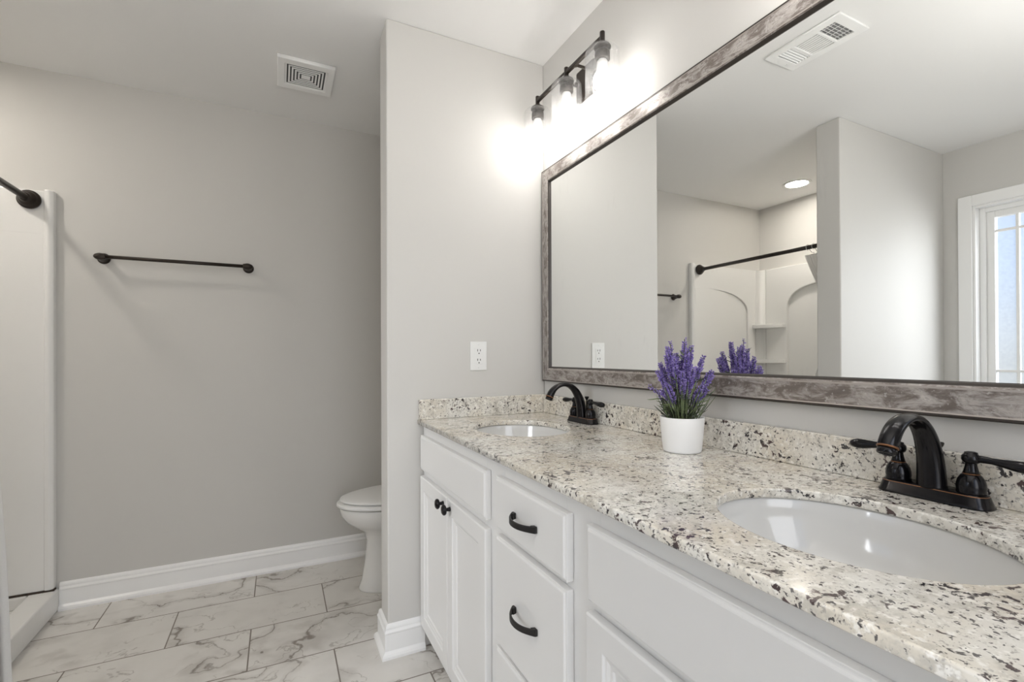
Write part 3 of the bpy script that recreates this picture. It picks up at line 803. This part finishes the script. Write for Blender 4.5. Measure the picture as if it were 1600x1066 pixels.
HOOKS = [(.082, .040), (.045, .012), (.008, -.022), (-.028, -.052), (-.060, -.078)]
def make_curtain():
    t = thing('shower_curtain', 'white shower curtain bunched at the end of the rod beside the shower wall', 'shower curtain', (-2.0, -.1, .04))
    levels = [  # z, near edge (x, y), wall-side edge (x, y), fold depth
        (1.792, (-2.047, .104), (-2.047, -.128), .012), (1.72, (-2.047, .078), (-2.046, -.130), .018), (1.65, (-2.045, .045), (-2.045, -.130), .020), (1.50, (-2.025, -.015), (-2.04, -.128), .020),
        (1.30, (-1.96, -.085), (-2.03, -.125), .016), (1.12, (-1.84, -.118), (-2.02, -.125), .014), (1.03, (-1.765, -.136), (-2.01, -.122), .014), (.974, (-1.728, -.131), (-2.01, -.120), .014), (.733, (-1.722, -.109), (-2.01, -.112), .015),
        (.574, (-1.72, -.092), (-2.0, -.105), .016), (.359, (-1.72, -.075), (-2.0, -.098), .017), (.20, (-1.72, -.062), (-1.99, -.095), .018), (.135, (-1.72, -.056), (-1.99, -.092), .018)]
    n = 90; bm = BM(); rows = []
    for z, a, b, am in levels:
        a, b = Vector(a), Vector(b); d = b-a; L = d.length; nn = Vector((-d.y, d.x)).normalized() if L > 1e-5 else Vector((0, 1))
        row = []
        for i in range(n+1):
            u = i/n; w = math.sin(u*math.pi*2*6.5)*am*min(1, u*14)
            p = a + d*u + nn*w*.8
            p.y = max(p.y, ST1+.036) if p.x < -1.96 else max(p.y, ST1+.028)
            row.append(bm.verts.new((p.x, p.y, z)))
        rows.append(row)
    for r0, r1 in zip(rows, rows[1:]):
        for i in range(n): bm.faces.new((r0[i], r0[i+1], r1[i+1], r1[i]))
    o = obj('cloth', bm, CLOTH, t, smooth=True)
    sd = o.modifiers.new('thickness', 'SOLIDIFY'); sd.thickness = .0015
    sb = o.modifiers.new('smooth', 'SUBSURF'); sb.levels = 1; sb.render_levels = 1
    for yr, yd in HOOKS:
        bm = BM(); pts = []
        for k in range(15):
            a = R(-60 + 300*k/14); pts.append((RX + .0185*math.cos(a+R(90))*-1, yr, RZ + .0185*math.sin(a+R(90))))
        pts.append((RX-.012, yr*.6+yd*.4, RZ-.032)); pts.append((RX-.002, yd, RZ-.046)); pts.append((RX+.005, yd, RZ-.041))
        tube(bm, pts, .0019, 8); obj('hook', bm, STEEL, t, smooth=True)
make_curtain()

# ------------------------------------------------------------------ ceiling: fan grille, supply register, recessed light
def make_fan():
    x0, x1, y0, y1 = -1.068, -.833, .411, .659
    f = thing('exhaust_fan_grille', 'white square exhaust fan grille on the ceiling by the toilet', 'vent', ((x0+x1)/2, (y0+y1)/2, H))
    cx, cy = (x0+x1)/2, (y0+y1)/2; hx, hy = (x1-x0)/2, (y1-y0)/2
    def ring(bm, ax, ay, bx, by, z0, z1):
        for lo, hi in (((-ax, by), (ax, ay)), ((-ax, -ay), (ax, -by)), ((-ax, -by), (-bx, by)), ((bx, -by), (ax, by))):
            box(bm, (cx+lo[0], cy+lo[1], z0), (cx+hi[0], cy+hi[1], z1))
    me = curve_mesh([[(-hx, -hy), (hx, -hy), (hx, hy), (-hx, hy)], [(-hx*.74, -hy*.70), (hx*.74, -hy*.70), (hx*.74, hy*.70), (-hx*.74, hy*.70)]], .009, .004)
    me.transform(Matrix.Translation((cx, cy, H-.0095))); finish('grille_frame', me, GRILLE, f)
    bm = BM()
    k = 0
    for i in range(6):
        s0 = .70-.115*i; s1 = s0-.058
        ring(bm, hx*(s0+.035), hy*s0, hx*(s1+.035), hy*s1, H-.0142, H-.0125)
    box(bm, (cx-hx*.10, cy-hy*.06, H-.0142), (cx+hx*.10, cy+hy*.06, H-.0125))
    obj('louver_rings', bm, GRILLE, f)
    boxobj('grille_backing', (cx-hx*.745, cy-hy*.705, H-.0125), (cx+hx*.745, cy+hy*.705, H-.0005), DUCT_DARK, f)
make_fan()
def make_register():
    x0, x1, y0, y1 = -1.063, -.866, -.782, -.468
    cx, cy = (x0+x1)/2, (y0+y1)/2; hx, hy = (x1-x0)/2, (y1-y0)/2
    f = thing('ceiling_register', 'white three-bank air register on the ceiling, seen in the mirror', 'vent', (cx, cy, H))
    def win(a, b, w=.063): return [(-w, a), (w, a), (w, b), (-w, b)]
    banks = [(-.118, -.056), (-.045, .045), (.056, .118)]
    me = curve_mesh([[(-hx, -hy), (hx, -hy), (hx, hy), (-hx, hy)]] + [win(a, b) for a, b in banks], .0045, .0025)
    me.transform(Matrix.Translation((cx, cy, H-.0050))); finish('register_plate', me, GRILLE, f)
    boxobj('duct_backing', (cx-.07, cy-.125, H-.0012), (cx+.07, cy+.125, H-.0002), DUCT, f)
    bm = BM()
    def slat(p0, p1, q, w):
        "thin tilted blade"
        d = Vector(p1)-Vector(p0)
        prism_pts = [Vector(p0), Vector(p1)]
        a = Vector((q[0]*w, q[1]*w, -.006)); t = Vector((0, 0, .0008))
        v = [bm.verts.new(p) for p in (prism_pts[0], prism_pts[1], prism_pts[1]+a, prism_pts[0]+a)]
        u = [bm.verts.new(Vector(x.co)+t) for x in v]
        for fq in ((0, 1, 2, 3), (7, 6, 5, 4), (0, 4, 5, 1), (1, 5, 6, 2), (2, 6, 7, 3), (3, 7, 4, 0)):
            al = v+u; bm.faces.new([al[i] for i in fq])
    for k in range(9):
        x = cx-.0605+.0138*k; box(bm, (x, cy-.0455, H-.0060), (x+.0104, cy+.0455, H-.0046))
    for k in range(5):
        y = cy-.116+.0125*k; slat((cx-.063, y, H-.0022), (cx+.063, y, H-.0022), (0, -1), .003)
        y = cy+.056+.0125*k; slat((cx-.063, y, H-.0022), (cx+.063, y, H-.0022), (0, 1), .0050)
    for k in range(4):
        x = cx-.045+.03*k; box(bm, (x-.0012, cy-.118, H-.0022), (x+.0012, cy-.056, H-.0012))
    obj('louver_blades', bm, GRILLE, f)
    bm = BM(); box(bm, (cx-.028, cy+.131, H-.012), (cx-.022, cy+.139, H-.006)); obj('damper_lever', bm, PLASTIC, f, bevel=.001)
make_register()
def make_can(c, lens, label):
    f = thing('recessed_light', label, 'ceiling light', c)
    bm = BM(); r = lathe(bm, [(.074, -.0005), (.098, -.0005), (.098, -.003), (.092, -.0065), (.080, -.007), (.074, -.004)], c, n=40, cap=False)
    for k in range(40): bm.faces.new((r[-1][k], r[-1][(k+1) % 40], r[0][(k+1) % 40], r[0][k]))
    obj('trim_ring', bm, PLASTIC, f, smooth=True)
    bm = BM(); lathe(bm, [(0, -.001), (.0735, -.001), (.0735, -.0035), (.05, -.005), (0, -.0055)], c, n=40); obj('lens', bm, lens, f, smooth=True)
make_can((-2.495, .441, H), CAN_M, 'lit round recessed light in the shower ceiling, seen in the mirror')

# ------------------------------------------------------------------ potted lavender
def make_plant():
    rnd = random.Random(11)
    C = Vector((-.125, -.925, ZC))
    rt = Vector((.898, -.440, 0)); fw = Vector((.440, .898, 0)); up = Vector((0, 0, 1))
    p = thing('potted_lavender', 'artificial purple lavender in a white round pot on the countertop', 'potted plant', C)
    bm = BM()
    lathe(bm, [(0, .0025), (.040, .0025), (.044, .0003), (.0465, .0015), (.0480, .006), (.0525, .050), (.0550, .0885), (.0548, .0900), (.0530, .0900), (.0515, .086), (.050, .070), (0, .070)], C, n=56)
    obj('pot', bm, POT, p, smooth=True, bevel=0)
    bm = BM(); lathe(bm, [(0, .0705), (.0495, .0705), (.051, .080), (.03, .0845), (0, .086)], C, n=32); obj('filler', bm, SOIL, p, smooth=True)
    def leafblade(bm, base, tip, w, bend):
        base, tip = Vector(base), Vector(tip); d = tip-base; side = d.cross(fw + Vector((rnd.uniform(-.6, .6), rnd.uniform(-.6, .6), rnd.uniform(-.3, .3)))).normalized()
        nrm = side.cross(d).normalized(); k = 5; L = []; Rr = []; M = []
        for i in range(k+1):
            t = i/k; c = base + d*t + Vector(bend)*math.sin(t*math.pi*.5)**2 
            ww = w*math.sin(math.pi*min(1, .12+.88*t))**.7 if t < 1 else .0002
            L.append(bm.verts.new(c-side*ww)); M.append(bm.verts.new(c+nrm*ww*.35)); Rr.append(bm.verts.new(c+side*ww))
        for i in range(k):
            bm.faces.new((L[i], M[i], M[i+1], L[i+1])); bm.faces.new((M[i], Rr[i], Rr[i+1], M[i+1]))
    foliage = BM()
    def clampx(v): v.x = min(v.x, -.036); return v
    def spike(sx, sz, depth, flen, dens, bx=None):
        "sx: sideways offset of the tip, sz: tip height above the pot base, depth: towards the wall"
        b0 = C + rt*(bx if bx is not None else sx*.28) + fw*depth*.3 + up*.080
        tip = clampx(C + rt*sx + fw*depth + up*sz)
        mid = b0*.45 + tip*.55 - rt*sx*.12 + up*.015
        pts = []
        for i in range(15):
            t = i/14; pts.append(clampx(b0*(1-t)**2 + mid*2*t*(1-t) + tip*t*t))
        bm = BM(); tube(bm, pts, [.0014]*8+[.0010]*7, 6)
        st = obj('stem', bm, STEM, p, smooth=True)
        # florets in whorls along the top flen metres
        cum = [0]
        for a, b in zip(pts, pts[1:]): cum.append(cum[-1]+(b-a).length)
        tot = cum[-1]
        def at(s):
            for i in range(14):
                if cum[i+1] >= s: t = (s-cum[i])/(cum[i+1]-cum[i]+1e-9); return pts[i].lerp(pts[i+1], t), (pts[i+1]-pts[i]).normalized()
            return pts[-1], (pts[-1]-pts[-2]).normalized()
        bm = BM(); nw = max(4, int(flen/.0050))
        for wv in range(nw):
            f = wv/(nw-1); s = tot - flen*(1-f)
            c, d = at(max(0, s)); u, w = frame_axes(d)
            size = (.0062 + .0058*math.sin(math.pi*min(1, (1-f)*.9+.10)))*(.9 if dens > .7 else .75)
            for k in range(7 if dens > .7 else 5):
                if rnd.random() > dens+.2: continue
                a = 2*math.pi*(k/7) + wv*.9 + rnd.uniform(-.3, .3)
                o = (u*math.cos(a)+w*math.sin(a)); dirn = (o*.85 + d*rnd.uniform(.45, 1.0)).normalized()
                q, r_ = frame_axes(dirn); L = size*rnd.uniform(.75, 1.2); wd = L*.23
                base = c + o*.001
                A = bm.verts.new(clampx(base)); ring = [bm.verts.new(clampx(base+dirn*L*.6 + (q*math.cos(j*math.pi/2)+r_*math.sin(j*math.pi/2))*wd)) for j in range(4)]; T = bm.verts.new(clampx(base+dirn*L))
                for j in range(4): bm.faces.new((A, ring[j], ring[(j+1) % 4])); bm.faces.new((ring[j], T, ring[(j+1) % 4]))
        obj('flower_spike', bm, PETAL, st, smooth=False)
        for k in range(7):
            s = tot*rnd.uniform(.05, .80) ; c, d = at(min(s, tot-flen*.75)); u, w = frame_axes(d); a = rnd.uniform(0, 6.28); o = u*math.cos(a)+w*math.sin(a)
            leafblade(foliage, c, clampx(c+o*rnd.uniform(.012, .026)+d*rnd.uniform(.012, .030)), rnd.uniform(.0012, .0021), o*.006-up*.003)
    # sx, top height, depth, flower length, density
    SP = [(-.034, .268, .010, .085, .9), (-.020, .283, .03, .060, .5), (.004, .291, -.01, .055, .35), (.014, .280, .02, .120, 1.0), (.022, .270, -.01, .120, 1.0), (.008, .262, -.02, .110, 1.0), (-.006, .250, .02, .100, 1.0), (-.044, .245, -.01, .085, 1.0), (-.030, .240, -.03, .080, 1.0),
          (.054, .243, -.005, .082, 1.0), (.078, .206, .00, .055, .9), (.066, .196, -.03, .050, .8), (-.088, .170, -.01, .050, .6), (-.058, .205, .015, .070, .8), (-.062, .158, -.03, .055, .9), (-.052, .175, -.04, .060, .9), (.010, .215, -.05, .080, 1.0), (-.016, .205, -.05, .070, 1.0),
          (.052, .160, -.03, .060, 1.0), (.040, .175, -.04, .060, 1.0), (.022, .240, .045, .100, 1.0), (-.012, .255, .05, .090, .9), (.028, .236, .05, .080, .9), (-.040, .225, .05, .080, .9)]
    for s in SP: spike(*s)
    for k in range(130):
        a = rnd.uniform(0, 6.28); r0 = rnd.uniform(0, .042); o = Vector((math.cos(a), math.sin(a), 0))
        b = C + o*r0 + up*.082; h = rnd.uniform(.025, .085); sp_ = rnd.uniform(.0, .040)
        leafblade(foliage, b, clampx(b + o*sp_ + up*h), rnd.uniform(.0009, .0019), o*rnd.uniform(.0, .012))
    for sx, z0, z1 in ((-.004, .10, .200), (.020, .10, .178), (-.03, .11, .215), (.012, .13, .19), (.048, .12, .165), (-.05, .10, .17), (.035, .10, .21), (-.018, .1, .19)):
        b = C + rt*sx*.5 - fw*.03 + up*z0; leafblade(foliage, b, C + rt*(sx*1.35) - fw*.045 + up*z1, .0021, rt*.006)
    obj('foliage', foliage, LEAF, p, smooth=False, recalc=False)
make_plant()
